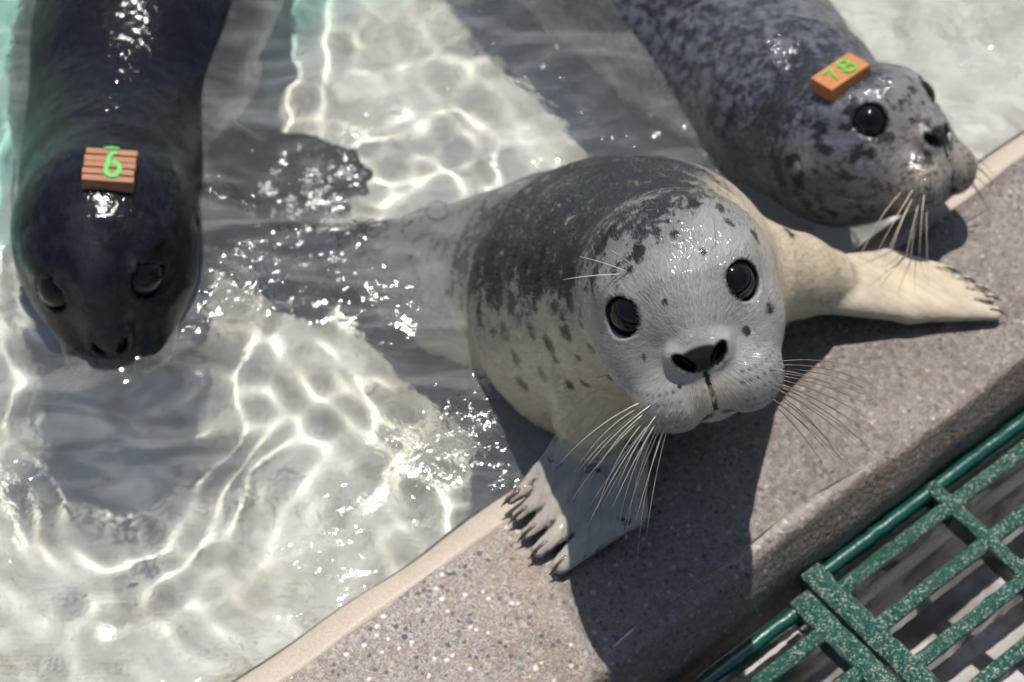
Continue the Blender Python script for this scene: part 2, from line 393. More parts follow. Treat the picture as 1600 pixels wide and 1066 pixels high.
def surface(f, lo, hi, h):
    lo, hi = np.array(lo), np.array(hi); C = 4
    n = np.ceil((hi - lo) / (h * C)).astype(int) + 1
    ax = [lo[i] + h * C * (np.arange(n[i]) + .5) - h * .5 for i in range(3)]
    G = np.stack(np.meshgrid(*ax, indexing='ij'), -1).reshape(-1, 3)
    dc = f(G).reshape(n).astype(np.float32)
    near = np.abs(dc) < h * C * 1.9
    D = dc.repeat(C, 0).repeat(C, 1).repeat(C, 2); NM = near.repeat(C, 0).repeat(C, 1).repeat(C, 2)
    idx = np.argwhere(NM); vals = np.empty(len(idx), np.float32)
    for s in range(0, len(idx), 400000): vals[s:s + 400000] = f(lo + h * idx[s:s + 400000])
    D[NM] = vals
    S = D < 0; n = np.array(D.shape)
    cnt = sum(S[i:n[0] - 1 + i, j:n[1] - 1 + j, k:n[2] - 1 + k].astype(np.int8) for i in (0, 1) for j in (0, 1) for k in (0, 1))
    act = (cnt > 0) & (cnt < 8); cells = np.argwhere(act)
    vid = np.full(act.shape, -1, np.int64); vid[act] = np.arange(len(cells))
    pos = np.zeros((len(cells), 3)); num = np.zeros(len(cells))
    cor = [(i, j, k) for i in (0, 1) for j in (0, 1) for k in (0, 1)]
    for a in cor:
        for axn in range(3):
            if a[axn]: continue
            b = list(a); b[axn] = 1
            va = D[tuple((cells + a).T)]; vb = D[tuple((cells + b).T)]
            x = (va < 0) != (vb < 0); t = np.where(x, va / np.where(x, va - vb, 1), 0)
            pt = np.array(a) + t[:, None] * (np.array(b) - np.array(a)); pos[x] += pt[x]; num[x] += 1
    V = lo + h * (cells + pos / num[:, None]); Q = []
    for axn in range(3):
        o1, o2 = [i for i in range(3) if i != axn]
        sl0 = [slice(None)] * 3; sl1 = [slice(None)] * 3; sl0[axn] = slice(0, -1); sl1[axn] = slice(1, None)
        E = np.argwhere(S[tuple(sl0)] != S[tuple(sl1)]); E = E[(E[:, o1] > 0) & (E[:, o2] > 0) & (E[:, o1] < n[o1] - 1) & (E[:, o2] < n[o2] - 1)]
        ins = S[tuple(E.T)]; c = []
        for d1, d2 in ((0, 0), (-1, 0), (-1, -1), (0, -1)):
            e = E.copy(); e[:, o1] += d1; e[:, o2] += d2; c.append(vid[tuple(e.T)])
        q = np.stack(c, 1); flip = ins if axn != 1 else ~ins
        q[~flip] = q[~flip][:, ::-1]; Q.append(q)
    Q = np.concatenate(Q); Q = Q[(Q >= 0).all(1)]
    return V, Q
def relax(V, Q, it):
    for _ in range(it):
        acc = np.zeros_like(V); c = np.zeros(len(V))
        for a, b in ((0, 1), (1, 2), (2, 3), (3, 0)):
            for i, j in ((a, b), (b, a)):
                for x in range(3): acc[:, x] += np.bincount(Q[:, i], V[Q[:, j], x], len(V))
                c += np.bincount(Q[:, i], minlength=len(V))
        V = .4 * V + .6 * acc / np.maximum(c, 1)[:, None]
    return V
def subdiv(V, Q):
    E = np.sort(np.concatenate([Q[:, [0, 1]], Q[:, [1, 2]], Q[:, [2, 3]], Q[:, [3, 0]]]), 1)
    u, inv = np.unique(E[:, 0] * len(V) + E[:, 1], return_inverse=True)
    mid = .5 * (V[u // len(V)] + V[u % len(V)]); fc = V[Q].mean(1)
    nq = len(Q); o = len(V); m = (o + inv).reshape(4, nq).T; c = o + len(mid) + np.arange(nq)
    V2 = np.concatenate([V, mid, fc])
    Q2 = np.concatenate([np.stack([Q[:, i], m[:, i], c, m[:, i - 1]], 1) for i in range(4)])
    return V2, Q2
def grad(f, V, e, d):
    g = np.empty_like(V)
    for i in range(3):
        o = np.zeros(3); o[i] = e; g[:, i] = (f(V + o) - d) / e
    return g
def project(f, V, e, it=2, lim=.003):
    for _ in range(it):
        d = f(V); g = grad(f, V, e, d); g2 = (g * g).sum(1) + 1e-6
        s = np.clip(d / g2, -lim, lim); V = V - s[:, None] * g
    return V

class Head:
    def __init__(s, ph, th, ps, px, py, z, scale, nar=0.0):
        s.nar = nar
        ph, th, ps = R(ph), R(th), R(ps)
        u = np.array([math.cos(ps), 0, -math.sin(ps)]); w = np.array([math.sin(ps), 0, math.cos(ps)]); v = np.array([0, 1., 0])
        v2 = v * math.cos(th) + w * math.sin(th); w2 = w * math.cos(th) - v * math.sin(th)
        Rz = np.array([[math.cos(ph), -math.sin(ph), 0], [math.sin(ph), math.cos(ph), 0], [0, 0, 1]])
        s.R = np.stack([EX, EY, EZ], 1) @ Rz @ np.stack([u, v2, w2], 1); s.C = P(px, py, z); s.s = scale
    def slim(s, z): t = np.clip((z - 15) / 75, 0, 1); return 1 + s.nar * t * t * (3 - 2 * t)
    def loc(s, p):
        l = (p - s.C) @ s.R * (1000 / s.s)
        if s.nar: l[:, 0] *= s.slim(l[:, 2])
        return l
    def wld(s, l):
        l = np.array(l, float); l[0] /= s.slim(l[2])
        return s.C + (l * (s.s / 1000)) @ s.R.T

def seal_sdf(head, spine, k, limbs):
    """spine: [(point, radius)], limbs: list of (vertical flattening, [chains])"""
    def f(p):
        p = p.astype(np.float32)
        d = chain(p, spine, k)
        near = ((p - head.C) ** 2).sum(1) < .20 ** 2
        if near.any():
            hd = head_sdf(head.loc(p[near]).astype(np.float32)) * np.float32(head.s / 1000)
            d[near] = smin(d[near], hd, .022)
        for flat, lo, hi, kj, chs in limbs:
            m = ((p > lo) & (p < hi)).all(1)
            if not m.any(): continue
            q = p[m]; l = None
            for ch in chs:
                z0 = None
                c2 = [(np.array([a[0], a[1], a[2] * flat]), r) for a, r in ch]
                e = chain(q * np.array([1, 1, flat], np.float32), c2, .006); l = e if l is None else smin(l, e, kj)
            d[m] = smin(d[m], l / (flat * .75 + .25), .012 if flat < 1.2 else .004)
        return d
    return f
def limb(flat, kj, chs, pad=.05):
    a = np.array([pt for ch in chs for pt, r in ch]); return (flat, a.min(0) - pad, a.max(0) + pad, kj, chs)
def vnoise(p, seed=0):
    i = np.floor(p).astype(np.int64); f = p - i; f = f * f * (3 - 2 * f); o = 0
    def hsh(a):
        h = (a[:, 0] * 374761393 + a[:, 1] * 668265263 + a[:, 2] * 2147483647 + seed * 144665) & 0x7fffffff
        h = ((h ^ (h >> 13)) * 1274126177) & 0x7fffffff; return ((h ^ (h >> 16)) & 0xffff) / 65535.
    for a in (0, 1):
        for b in (0, 1):
            for c in (0, 1):
                w = (f[:, 0] if a else 1 - f[:, 0]) * (f[:, 1] if b else 1 - f[:, 1]) * (f[:, 2] if c else 1 - f[:, 2])
                o = o + w * hsh(i + np.array([a, b, c]))
    return o
def sstep(x, a, b): t = np.clip((x - a) / (b - a), 0, 1); return t * t * (3 - 2 * t)

def mat_seal(name, light, dark, cream, warm_dark, mot=(55, 150), sharp=.10, rough=.55, coat=.22, spec=.09, crough=.10):
    m = NT(name); at = m.attr('coat'); s = m.sep(at.outputs['Vector']); fl = m.attr('flow').outputs['Vector']; co = m.obj()
    st = m.n('TexNoise', _noise_dimensions='4D', Vector=fl, W=m.math('MULTIPLY', m.attr('flow').outputs['Alpha'], 1.0), Scale=1.0, Detail=3.0, Roughness=.6)
    n1 = m.noise(co, mot[0], 4, .6); n2 = m.noise(co, mot[1], 3, .6)
    field = m.math('ADD', s[0], m.math('ADD', m.math('MULTIPLY', m.math('SUBTRACT', n1.outputs[0], .5), 1.3), m.math('MULTIPLY', m.math('SUBTRACT', n2.outputs[0], .5), .7)))
    field = m.math('ADD', field, m.math('MULTIPLY', m.math('SUBTRACT', st.outputs[0], .5), .35))
    dm = m.step(field, .5 - sharp, .5 + sharp)
    c = m.mix(s[2], light, cream)
    c = m.mix(m.math('MULTIPLY', m.math('SUBTRACT', n2.outputs[0], .35), .6), c, m.mix(1.0, c, (.62, .62, .66), 'MULTIPLY'))
    c = m.mix(m.math('MULTIPLY', m.step(s[0], .03, .56), .70), c, m.mix(.30, dark, light))
    c = m.mix(dm, c, dark)
    c = m.mix(m.math('MULTIPLY', m.step(st.outputs[0], .38, .66), .26), c, m.mix(1.0, c, (.35, .35, .38), 'MULTIPLY'))
    c = m.mix(s[1], c, warm_dark)
    bp = m.bump(m.math('ADD', st.outputs[0], m.math('MULTIPLY', n2.outputs[0], .6)), .6, .0014)
    wf = m.noise(co, 42, 3, .6, Distortion=.4)
    bc = m.bump(m.math('ADD', wf.outputs[0], m.math('MULTIPLY', st.outputs[0], .06)), .75, .0042)
    m.out(Base_Color=c, Roughness=m.math('SUBTRACT', rough, m.math('MULTIPLY', s[1], .2)), Normal=bp, Specular_IOR_Level=spec, Coat_Weight=coat, Coat_Roughness=crough, Coat_Normal=bc)
    return m.m
def mat_eye():
    m = NT('dark wet eye'); co = m.obj(); z = m.sep(co)[2]
    c = m.mix(m.step(z, .60, .95), (.004, .003, .003), (.007, .004, .004))
    c = m.mix(m.step(z, .94, .97), c, (.004, .003, .004))
    return m.out(Base_Color=c, Roughness=.03, Specular_IOR_Level=.28)
def mat_plain(name, col, rough=.5, coat=0.0):
    m = NT(name); n = m.noise(m.obj(), 300, 2)
    return m.out(Base_Color=m.mix(n.outputs[0], tuple(x * .7 for x in col), tuple(min(1, x * 1.25) for x in col)), Roughness=rough, Coat_Weight=coat, Coat_Roughness=.1)
M_EYE = mat_eye(); M_WHISK = mat_plain('pale whisker', (.62, .55, .40), .35); M_WHISKD = mat_plain('dark whisker', (.16, .12, .09), .35)
M_CLAW = mat_plain('horn claw', (.055, .034, .024), .35, .2)

def uvsphere(nu=32, nv=20):
    v = []; f = []
    for j in range(nv + 1):
        a = math.pi * j / nv
        for i in range(nu): b = 2 * math.pi * i / nu; v.append((math.sin(a) * math.cos(b), math.sin(a) * math.sin(b), math.cos(a)))
    for j in range(nv):
        for i in range(nu): f.append((j * nu + i, (j + 1) * nu + i, (j + 1) * nu + (i + 1) % nu, j * nu + (i + 1) % nu))
    me = mesh('eye', v, f, True); bm = bmesh.new(); bm.from_mesh(me); bmesh.ops.remove_doubles(bm, verts=bm.verts, dist=1e-5); bm.to_mesh(me); bm.free(); me.shade_smooth()
    return me
EYE_ME = uvsphere(); EYE_ME.materials.append(M_EYE)

def tube(pts, radii, sides=5):
    pts = [np.asarray(p, float) for p in pts]; v = []; f = []; up = np.array([.3, .5, .81])
    for i, p in enumerate(pts):
        d = pts[min(i + 1, len(pts) - 1)] - pts[max(i - 1, 0)]; d /= np.linalg.norm(d) + 1e-12
        a = np.cross(d, up); a /= np.linalg.norm(a) + 1e-12; b = np.cross(d, a)
        for k in range(sides): an = 2 * math.pi * k / sides; v.append(p + radii[i] * (a * math.cos(an) + b * math.sin(an)))
    for i in range(len(pts) - 1):
        for k in range(sides): f.append((i * sides + k, i * sides + (k + 1) % sides, (i + 1) * sides + (k + 1) % sides, (i + 1) * sides + k))
    f.append(tuple(range(sides))[::-1]); f.append(tuple(range((len(pts) - 1) * sides, len(pts) * sides)))
    return v, f

class Seal:
    def __init__(s, label, head, spine, k, limbs, h, mat, paint, foot):
        s.head = head; s.f = seal_sdf(head, spine, k, limbs)
        pts = np.array([q for q, r in spine]); rr = max(r for q, r in spine) + .03
        lo, hi = pts.min(0) - rr, pts.max(0) + rr
        lo = np.minimum(lo, head.C - .14); hi = np.maximum(hi, head.C + .14)
        for l in limbs: lo = np.minimum(lo, l[1]); hi = np.maximum(hi, l[2])
        V, Q = surface(s.f, lo, hi, h)
        V = relax(V, Q, 2); V = project(s.f, V, h * .4, 1); V, Q = subdiv(V, Q); V = relax(V, Q, 1)
        V = project(s.f, V, .0007, 2)
        s.root = bpy.data.objects.new('harbor_seal', None); COL.objects.link(s.root)
        s.root.location = foot
        s.root['label'] = label; s.root['category'] = 'seal'; s.root['group'] = 'seal pups in the pool'
        off = np.array(foot); s.off = off
        me = mesh('body', V - off, Q, True); s.V = V; s.Q = Q
        L = head.loc(V); s.L = L
        s.bvh = BVHTree.FromPolygons([tuple(x) for x in V.tolist()], Q.tolist())
        c = paint(s, V, L)
        a = me.attributes.new('coat', 'FLOAT_VECTOR', 'POINT'); a.data.foreach_set('vector', c.astype(np.float32).ravel())
        nz = np.array([0, -8., 70.]); d = L - nz; rho = np.sqrt((d * d).sum(1)); rad = np.sqrt(d[:, 0] ** 2 + d[:, 1] ** 2) + 1e-6
        fl = np.stack([d[:, 0] / rad * 48, d[:, 1] / rad * 48, rho * .10, rho * .02], 1)
        a = me.attributes.new('flow', 'FLOAT_COLOR', 'POINT'); a.data.foreach_set('color', fl.astype(np.float32).ravel())
        s.coat = c; s.flow = fl; s.mat = mat; s.nrm = np.empty(len(V) * 3); me.vertex_normals.foreach_get('vector', s.nrm) if hasattr(me, 'vertex_normals') else me.vertices.foreach_get('normal', s.nrm); s.nrm = s.nrm.reshape(-1, 3)
        s.body = link('body', me, s.root, mat); s.body.cycles.is_caustics_receiver = True
        for x in (-1, 1):
            e = link('eye', EYE_ME, s.root)
            cpos = head.wld(EYE_C * np.array([x, 1, 1])); nrm = head.R @ (EYE_N * np.array([x, 1, 1]))
            q = Vector(nrm).to_track_quat('Z', 'Y')
            e.matrix_local = Matrix.Translation(Vector(cpos - off)) @ q.to_matrix().to_4x4() @ Matrix.Scale(EYE_R * head.s / 1000, 4)
    def fur(s, count, ln, wd, ok, seed):
        """short damp guard hairs lying back along the coat, one blade each"""
        rg = np.random.default_rng(seed); pool = np.where(ok(s))[0]; i = rg.choice(pool, count)
        n = s.nrm[i]; p = s.V[i] + rg.normal(0, .0006, (count, 3)); p -= n * ((p - s.V[i]) * n).sum(1)[:, None]
        t = p - s.head.wld((0, -6, 74)); t += rg.normal(0, .16, t.shape) * np.sqrt((t * t).sum(1))[:, None]
        t -= n * (t * n).sum(1)[:, None]; t /= np.sqrt((t * t).sum(1))[:, None] + 1e-9
        b = np.cross(n, t) * (wd * rg.uniform(.6, 1.3, count))[:, None]; th = rg.uniform(.10, .34, count)
        L_ = ln * rg.uniform(.6, 1.4, count); q = p - n * .0003
        tip = q + (t * np.cos(th)[:, None] + n * np.sin(th)[:, None]) * L_[:, None]
        v = np.stack([q - b, q + b, tip], 1).reshape(-1, 3) - s.off
        me = bpy.data.meshes.new('fur'); me.vertices.add(3 * count); me.vertices.foreach_set('co', v.ravel()); me.loops.add(3 * count); me.loops.foreach_set('vertex_index', np.arange(3 * count, dtype=np.int32))
        me.polygons.add(count); me.polygons.foreach_set('loop_start', np.arange(0, 3 * count, 3, dtype=np.int32)); me.update(calc_edges=True)
        c = s.coat[i].copy(); c[:, 0] += rg.normal(0, .13, count); c[:, 2] = np.clip(c[:, 2] + rg.normal(0, .25, count), 0, 1)
        a = me.attributes.new('coat', 'FLOAT_VECTOR', 'POINT'); a.data.foreach_set('vector', np.repeat(c, 3, 0).astype(np.float32).ravel())
        a = me.attributes.new('flow', 'FLOAT_COLOR', 'POINT'); a.data.foreach_set('color', np.repeat(s.flow[i], 3, 0).astype(np.float32).ravel())
        o = link('fur', me, s.root, s.mat); o['kind'] = 'stuff'; return o
    def hit(s, px, py):
        d = ray(px, py); d = d / np.linalg.norm(d)
        loc, nrm, i, dist = s.bvh.ray_cast(Vector(EYE), Vector(d))
        return (None, None) if loc is None else (np.array(loc), np.array(nrm))
    def surf_local(s, c, dirn, start=0, end=60):
        """walk out from local point c until the skin is reached"""
        c = np.array(c, float); dirn = np.array(dirn, float); dirn /= np.linalg.norm(dirn)
        t = np.arange(start, end, .5); d = head_sdf(c + t[:, None] * dirn); i = np.argmax(d > 0); return c + t[i] * dirn
    def tube(s, name, pts, radii, mat, sides=5, parent=None):
        v, f = tube([np.asarray(p) - s.off for p in pts], radii, sides)
        return link(name, mesh(name, v, f, True), parent or s.root, mat)
FOLL = []
for row in range(6):
    for col in range(8):
        FOLL.append((row, col))
def follicles(head_obj):
    """whisker roots on the right pad (local mm): rows sweep back from the lip"""
    out = []
    c = np.array([25., -44., 73.])
    for row in range(6):
        el = -.78 + row * .27
        for col in range(8):
            az = -.12 + col * .215 + (row % 2) * .09
            d = np.array([math.sin(az) * math.cos(el), math.sin(el), math.cos(az) * math.cos(el)])
            out.append((row, col, c, d))
    return out
def add_whiskers(s, sel, length, mats, sides=(1, -1), rad=.00042, droop=.25, seed=1):
    rr = random.Random(seed)
    for sd in sides:
        for row, col, c, d in follicles(s):
            if not sel(row, col, sd): continue
            p = s.surf_local(c, d) * np.array([sd, 1, 1]); dd = d * np.array([sd, 1, 1])
            out = dd + np.array([sd * .25, -.50, -.45]) ; out /= np.linalg.norm(out)
            w0 = s.head.wld(p); wd = s.head.R @ out
            Ln = length(row, col, sd) * rr.uniform(.8, 1.15)
            bend = np.array([rr.uniform(-.12, .12), rr.uniform(-.10, .10), -droop * rr.uniform(.5, 1.4)]) + s.head.R @ np.array([0, -.25, -.05])
            pts = []; rads = []
            for i in range(9):
                t = i / 8; pts.append(w0 - wd * .0015 + wd * Ln * t + bend * Ln * t * t * .75); rads.append(rad * (1 - .78 * t))
            s.tube('whisker', pts, rads, mats[sd], 4)
def dots(L, sd_pts, r):
    o = np.zeros(len(L))
    for p in sd_pts:
        d2 = ((L - p) ** 2).sum(1); o = np.maximum(o, np.exp(-d2 / (r * r)))
    return o
def face_black(s, L, ring=1.0):
    """nose leather, nostrils, lids, mouth line and whisker roots: 0..1"""
    q = L.copy(); q[:, 0] = np.abs(q[:, 0])
    nose = 1 - sstep(ell(q, (0, -11, 98), (17, 9.5, 12)), -1.5, 1.0)
    nose *= sstep(q[:, 1], -27, -24) * sstep(q[:, 2], 82, 86)
    a = np.array([.66, .75, 0]); b = np.array([.75, -.66, 0]); r = q - np.array([12., -11.5, 97.])
    loc = np.stack([r @ a, r @ b, r[:, 2]], 1)
    nostril = 1 - sstep(ell(loc, (0, 0, 0), (10.4, 5.4, 13)), -.5, 1.0)
    rimw = (1 - sstep(ell(loc, (0, 4.5, 0), (11, 5, 12)), -1, 1)) * (q[:, 0] > 13) * (loc[:, 1] > 2.8)
    nose = np.maximum(nose * (1 - .9 * rimw), nostril)
    de = np.sqrt(((q - EYE_C) ** 2).sum(1)); cosn = ((q - EYE_C) @ EYE_N) / (de + 1e-6)
    lid = (1 - sstep(np.abs(de - EYE_R), 1.5, 3.2)) * sstep(cosn, .40, .56)
    tear = np.exp(-((q - (EYE_C + np.array([-12.5, -6.0, 10.0]))) ** 2).sum(1) / 3.2 ** 2)
    mouth = 1 - sstep(np.minimum(cone(q, (0, -57, 91), (15, -62, 82), 2.2, 2.0), cone(q, (15, -62, 82), (36, -58, 58), 2.0, 1.2)), .3, 2.0)
    phil = (1 - sstep(cone(q, (0, -22, 97.5), (0, -58, 93), 1.2, 1.5), .4, 1.7)) * (q[:, 0] < 1.8)
    near = q[:, 2] > 35
    fol = np.zeros(len(q)); idx = np.where(near & (q[:, 1] < -15))[0]
    if ring and len(idx):
        pts = [s.surf_local(c, d) for row, col, c, d in follicles(s)]
        fol[idx] = dots(q[idx], pts, 1.45) * .95
    return np.clip(np.maximum.reduce([nose, lid * .95, tear * .8, mouth * .9, phil, fol]), 0, 1)

# ------------------------------------------------------------------ the three seals
def near_axis(p, spine):
    best = np.full(len(p), 1e9); r = np.zeros_like(p); u = np.zeros(len(p))
    for i, ((a, ra), (b, rb)) in enumerate(zip(spine[:-1], spine[1:])):
        ab = b - a; t = np.clip((p - a) @ ab / (ab @ ab), 0, 1); d = p - a - t[:, None] * ab; l = np.sqrt((d * d).sum(1)) - (ra + (rb - ra) * t)
        m = l < best; best[m] = l[m]; r[m] = d[m]; u[m] = (i + t)[m]
    return r / (np.sqrt((r * r).sum(1))[:, None] + 1e-9), u
def digits(rows, zs):
    """rows of ((px, py), ...) with radii in mm"""
    return [[(P(x, y, z), r / 1000) for (x, y, r), z in zip(row, zs)] for row in rows]
def add_claws(s, chs, skip=0, ln=.020, rad=.0023):
    for ch in chs[skip:]:
        a, tip = ch[-2][0], ch[-1][0]; d = (tip - a) / np.linalg.norm(tip - a); rt = ch[-1][1]
        b0 = tip - d * ln * .75 + np.array([0, 0, rt * .50]); b1 = tip + d * (rt + .001) * .55 + np.array([0, 0, rt * .55]); b2 = tip + d * (rt + .005) + np.array([0, 0, -.0005])
        s.tube('claw', [b0, .5 * (b0 + b1) + np.array([0, 0, .0006]), b1, b2], [rad * .55, rad, rad * .8, .0003], M_CLAW, 6)

# --- the pale pup resting its chest and fore flippers on the coping
H1 = Head(16.8, 23.0, -3.4, 1061, 454, .25, .943)
SP1 = [(H1.wld((0, -14, -30)), .053), (P(1034, 458, .180), .070), (P(1012, 460, .110), .093), (P(960, 474, .026), .105), (P(898, 468, -.085), .095),
       (U(810, 444, -.112), .080), (U(730, 430, -.128), .062), (U(660, 416, -.138), .042), (U(610, 406, -.142), .028)]
zf = .0335
left = digits([[(982, 690, 15), (976, 795, 16), (876, 883, 7)], [(955, 692, 14), (915, 800, 12.5), (842, 860, 5.6)], [(935, 692, 13), (880, 788, 9.5), (824, 834, 4.8)],
               [(915, 690, 13), (858, 768, 8.5), (810, 806, 4.6)], [(900, 682, 13), (850, 740, 8), (798, 780, 4.4)]], (.046, .0360, .0325))
armL = [[(P(935, 590, .095), .036), (P(930, 650, .062), .030), (P(938, 690, .046), .024)]]
right = digits([[(1285, 458, 17), (1420, 476, 15.5), (1551, 489, 6.5)], [(1285, 448, 17), (1425, 456, 13), (1545, 467, 5)], [(1285, 440, 17), (1420, 438, 12), (1530, 452, 4.4)],
                [(1280, 432, 14), (1405, 420, 9), (1508, 438, 4.2)], [(1280, 425, 13), (1390, 405, 8), (1484, 423, 4.2)]], (.056, .0385, .033))
armR = [[(P(1180, 430, .095), .042), (P(1240, 432, .074), .032), (P(1290, 440, .055), .025)]]
hind = [[(U(620, 408, -.142), .018), (U(575, 385, -.145), .018), (U(530, 362, -.148), .006)], [(U(620, 408, -.142), .018), (U(565, 408, -.148), .018), (U(515, 406, -.152), .006)]]
def webs(chs, e=.40):
    out = []
    for a, b in zip(chs[:-1], chs[1:]):
        f = lambda i: .5 * (a[i][0] + b[i][0])
        tipw = f(1) * (1 - e) + f(2) * e
        out.append([(f(0), .011), (f(1), .0085), (tipw, .0030)])
    return out
SPOTS1 = [(842, 448, 5), (893, 437, 5), (892, 471, 5.5), (886, 522, 4), (859, 539, 5), (879, 495, 2.4), (830, 519, 4), (817, 600, 4.5), (1199, 325, 2.6), (1233, 364, 3.6), (868, 560, 2.6), (905, 560, 2),
          (927, 433, 4), (999, 396, 4), (1201, 486, 2.6), (1166, 518, 2.2), (1040, 472, 1.5), (1006, 560, 1.5), (1126, 325, 3), (1084, 320, 3), (1055, 367, 2.5), (1099, 393, 1.6), (1178, 366, 2.6), (1183, 377, 2.2),
          (985, 424, 2), (1002, 300, 3), (940, 385, 4), (955, 360, 3), (1140, 350, 2), (800, 470, 5), (822, 420, 5), (850, 400, 4), (915, 600, 3), (955, 590, 2.4), (1062, 605, 1.2), (862, 425, 5), (908, 505, 3.5), (868, 480, 3.5), (925, 545, 3), (848, 585, 4), (890, 600, 2.6), (790, 520, 4.5), (806, 560, 4.5), (782, 455, 5), (836, 478, 3), (812, 500, 3.5)]
def paint1(s, V, L):
    r, u = near_axis(V, SP1)
    hd = 1 - sstep(np.sqrt(((L - np.array([0, -5, 8])) / np.array([74, 74, 92])).__pow__(2).sum(1)), .98, 1.10)
    hd = np.maximum(hd, sstep(L[:, 2], 28, 46) * (np.sqrt((L ** 2).sum(1)) < 135))
    dv = np.array([-.52, .48, .70]); dv /= np.linalg.norm(dv)
    body = .06 + sstep(r @ dv, .06, .88) * .72
    kk = sstep(u, 2.6, 5.2); body = body * (1 - kk) + (body * .34 + .08) * kk
    limbm = (V[:, 2] < .066) & (V @ N - A0 @ N > -.02)
    lf = limbm & (V[:, 0] < .14); body = np.where(limbm, np.where(lf, .27 + .2 * (vnoise(V * 60, 2) - .5), .06), body)
    up = .914 * L[:, 1] - .407 * L[:, 2] + 7 - .16 * L[:, 0]
    head = .02 + .52 * sstep(up, 4, 60) - .25 * np.exp(-((L[:, 0] - 34) / 16) ** 2 - ((up - 45) / 14) ** 2)
    head += .10 * np.exp(-((np.abs(L[:, 0]) - 42) / 20) ** 2 - ((L[:, 1] - EYE_C[1]) / 20) ** 2) * (L[:, 2] > 10) + .12 * (vnoise(V * 55, 12) - .5)
    head += .20 * np.exp(-((np.abs(L[:, 0]) - 30) / 14) ** 2 - ((L[:, 1] - EYE_C[1] - 12) / 10) ** 2) * (L[:, 2] > 10)
    dark = body * (1 - hd) + head * hd
    blk = face_black(s, L) * (L[:, 2] > -5)
    nn = vnoise(V * 420, 3) - .5; n2 = vnoise(V * 160, 5) - .5
    for px, py, rad in SPOTS1:
        c, _ = s.hit(px, py)
        if c is None: continue
        d = np.sqrt((((V - c) * np.array([1, .8, .9])) ** 2).sum(1)) * 1000
        blk = np.maximum(blk, .93 * (1 - sstep(d + nn * 1.6 + n2 * rad * 1.1, rad * 1.25, rad * 1.60)))
    mz = np.exp(-((L[:, 0]) / 15) ** 2 - ((L[:, 1] + 40) / 13) ** 2) * (L[:, 2] > 70)
    chin = sstep(-L[:, 1], 52, 64) * hd
    cream = np.clip((1 - hd) * .95 + hd * (.10 + .70 * mz + .25 * chin + .35 * sstep(np.abs(L[:, 0]), 55, 70) + .10 * sstep(-L[:, 1], 25, 60)), 0, 1)
    cream = np.where(u > 3.6, cream * (1 - .85 * sstep(u, 3.6, 4.4) * sstep(r[:, 2], -.5, .1)), cream)
    cream = np.where(limbm, np.where(lf, .30, .60) + .35 * (vnoise(V * 40, 9)), cream)
    # shadow in the gaps between the digits, painted dark into the coat
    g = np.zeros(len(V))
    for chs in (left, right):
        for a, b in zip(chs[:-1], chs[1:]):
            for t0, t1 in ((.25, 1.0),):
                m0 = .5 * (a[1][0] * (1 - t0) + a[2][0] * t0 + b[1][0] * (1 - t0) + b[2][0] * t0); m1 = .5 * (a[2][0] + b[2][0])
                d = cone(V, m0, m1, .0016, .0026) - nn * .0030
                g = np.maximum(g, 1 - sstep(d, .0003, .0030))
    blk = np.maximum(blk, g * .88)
    return np.stack([dark, blk, cream], 1)
M_S1 = mat_seal('silver pup coat', (.285, .285, .28), (.022, .022, .026), (.58, .475, .325), (.007, .006, .006), (62, 210), .09, .55, .42)
s1 = Seal('pale silver seal pup facing the camera with chest and both flippers on the concrete coping', H1, SP1, .035,
          [limb(1.0, .02, armL), limb(1.0, .02, armR), limb(1.35, .0016, left, .03), limb(1.45, .0040, right, .03), limb(3.4, .0040, webs(left), .03), limb(3.0, .0060, webs(right, .55), .03), limb(1.5, .01, hind, .04)], .0030, M_S1, paint1, tuple(tn(.33, -.05, 0)))
def furry(s):
    q = s.L.copy(); q[:, 0] = np.abs(q[:, 0]); de = np.sqrt(((q - EYE_C) ** 2).sum(1))
    flip = (s.V[:, 2] < .068) & (s.V @ N - A0 @ N > -.02)
    return ~flip & (s.V[:, 2] > .004) & (de > EYE_R + 3.2) & ~((s.coat[:, 1] > .35) & (q[:, 2] > 70)) & ~((q[:, 2] > 84) & (q[:, 0] < 26) & (q[:, 1] > -30) & (q[:, 1] < 2))
s1.fur(150000, .0036, .00016, lambda s: furry(s) & (np.sqrt((s.L ** 2).sum(1)) < 130), 1)
s1.fur(90000, .0048, .00020, lambda s: furry(s) & (np.sqrt((s.L ** 2).sum(1)) >= 130), 2)
add_claws(s1, left, rad=.0020); add_claws(s1, right, ln=.011, rad=.0014)
add_whiskers(s1, lambda r, c, sd: (c >= 3 and r <= 4 and (r + c) % 2 == 0) or (c >= 5 and r <= 3), lambda r, c, sd: .036 + .0045 * c + (.004 * (3 - r)), {-1: M_WHISK, 1: M_WHISKD}, seed=4)
for a, b, c in (((-30, 38, 42), (-52, 62, 52), 0), ((-26, 42, 42), (-34, 64, 58), 0), ((32, 40, 42), (36, 66, 54), 0), ((-36, 36, 38), (-66, 48, 44), 0)):
    p0, p1 = H1.wld(s1.surf_local((a[0], a[1] - 14, a[2] - 20), (0, .5, .7))), None
    d = H1.R @ (np.array(b) - np.array(a)) / 1000
    s1.tube('brow_whisker', [p0 + d * t + np.array([0, 0, -.004]) * t * t for t in np.linspace(0, 1.15, 7)], [.00034 * (1 - .7 * t) for t in np.linspace(0, 1, 7)], M_WHISK, 4)

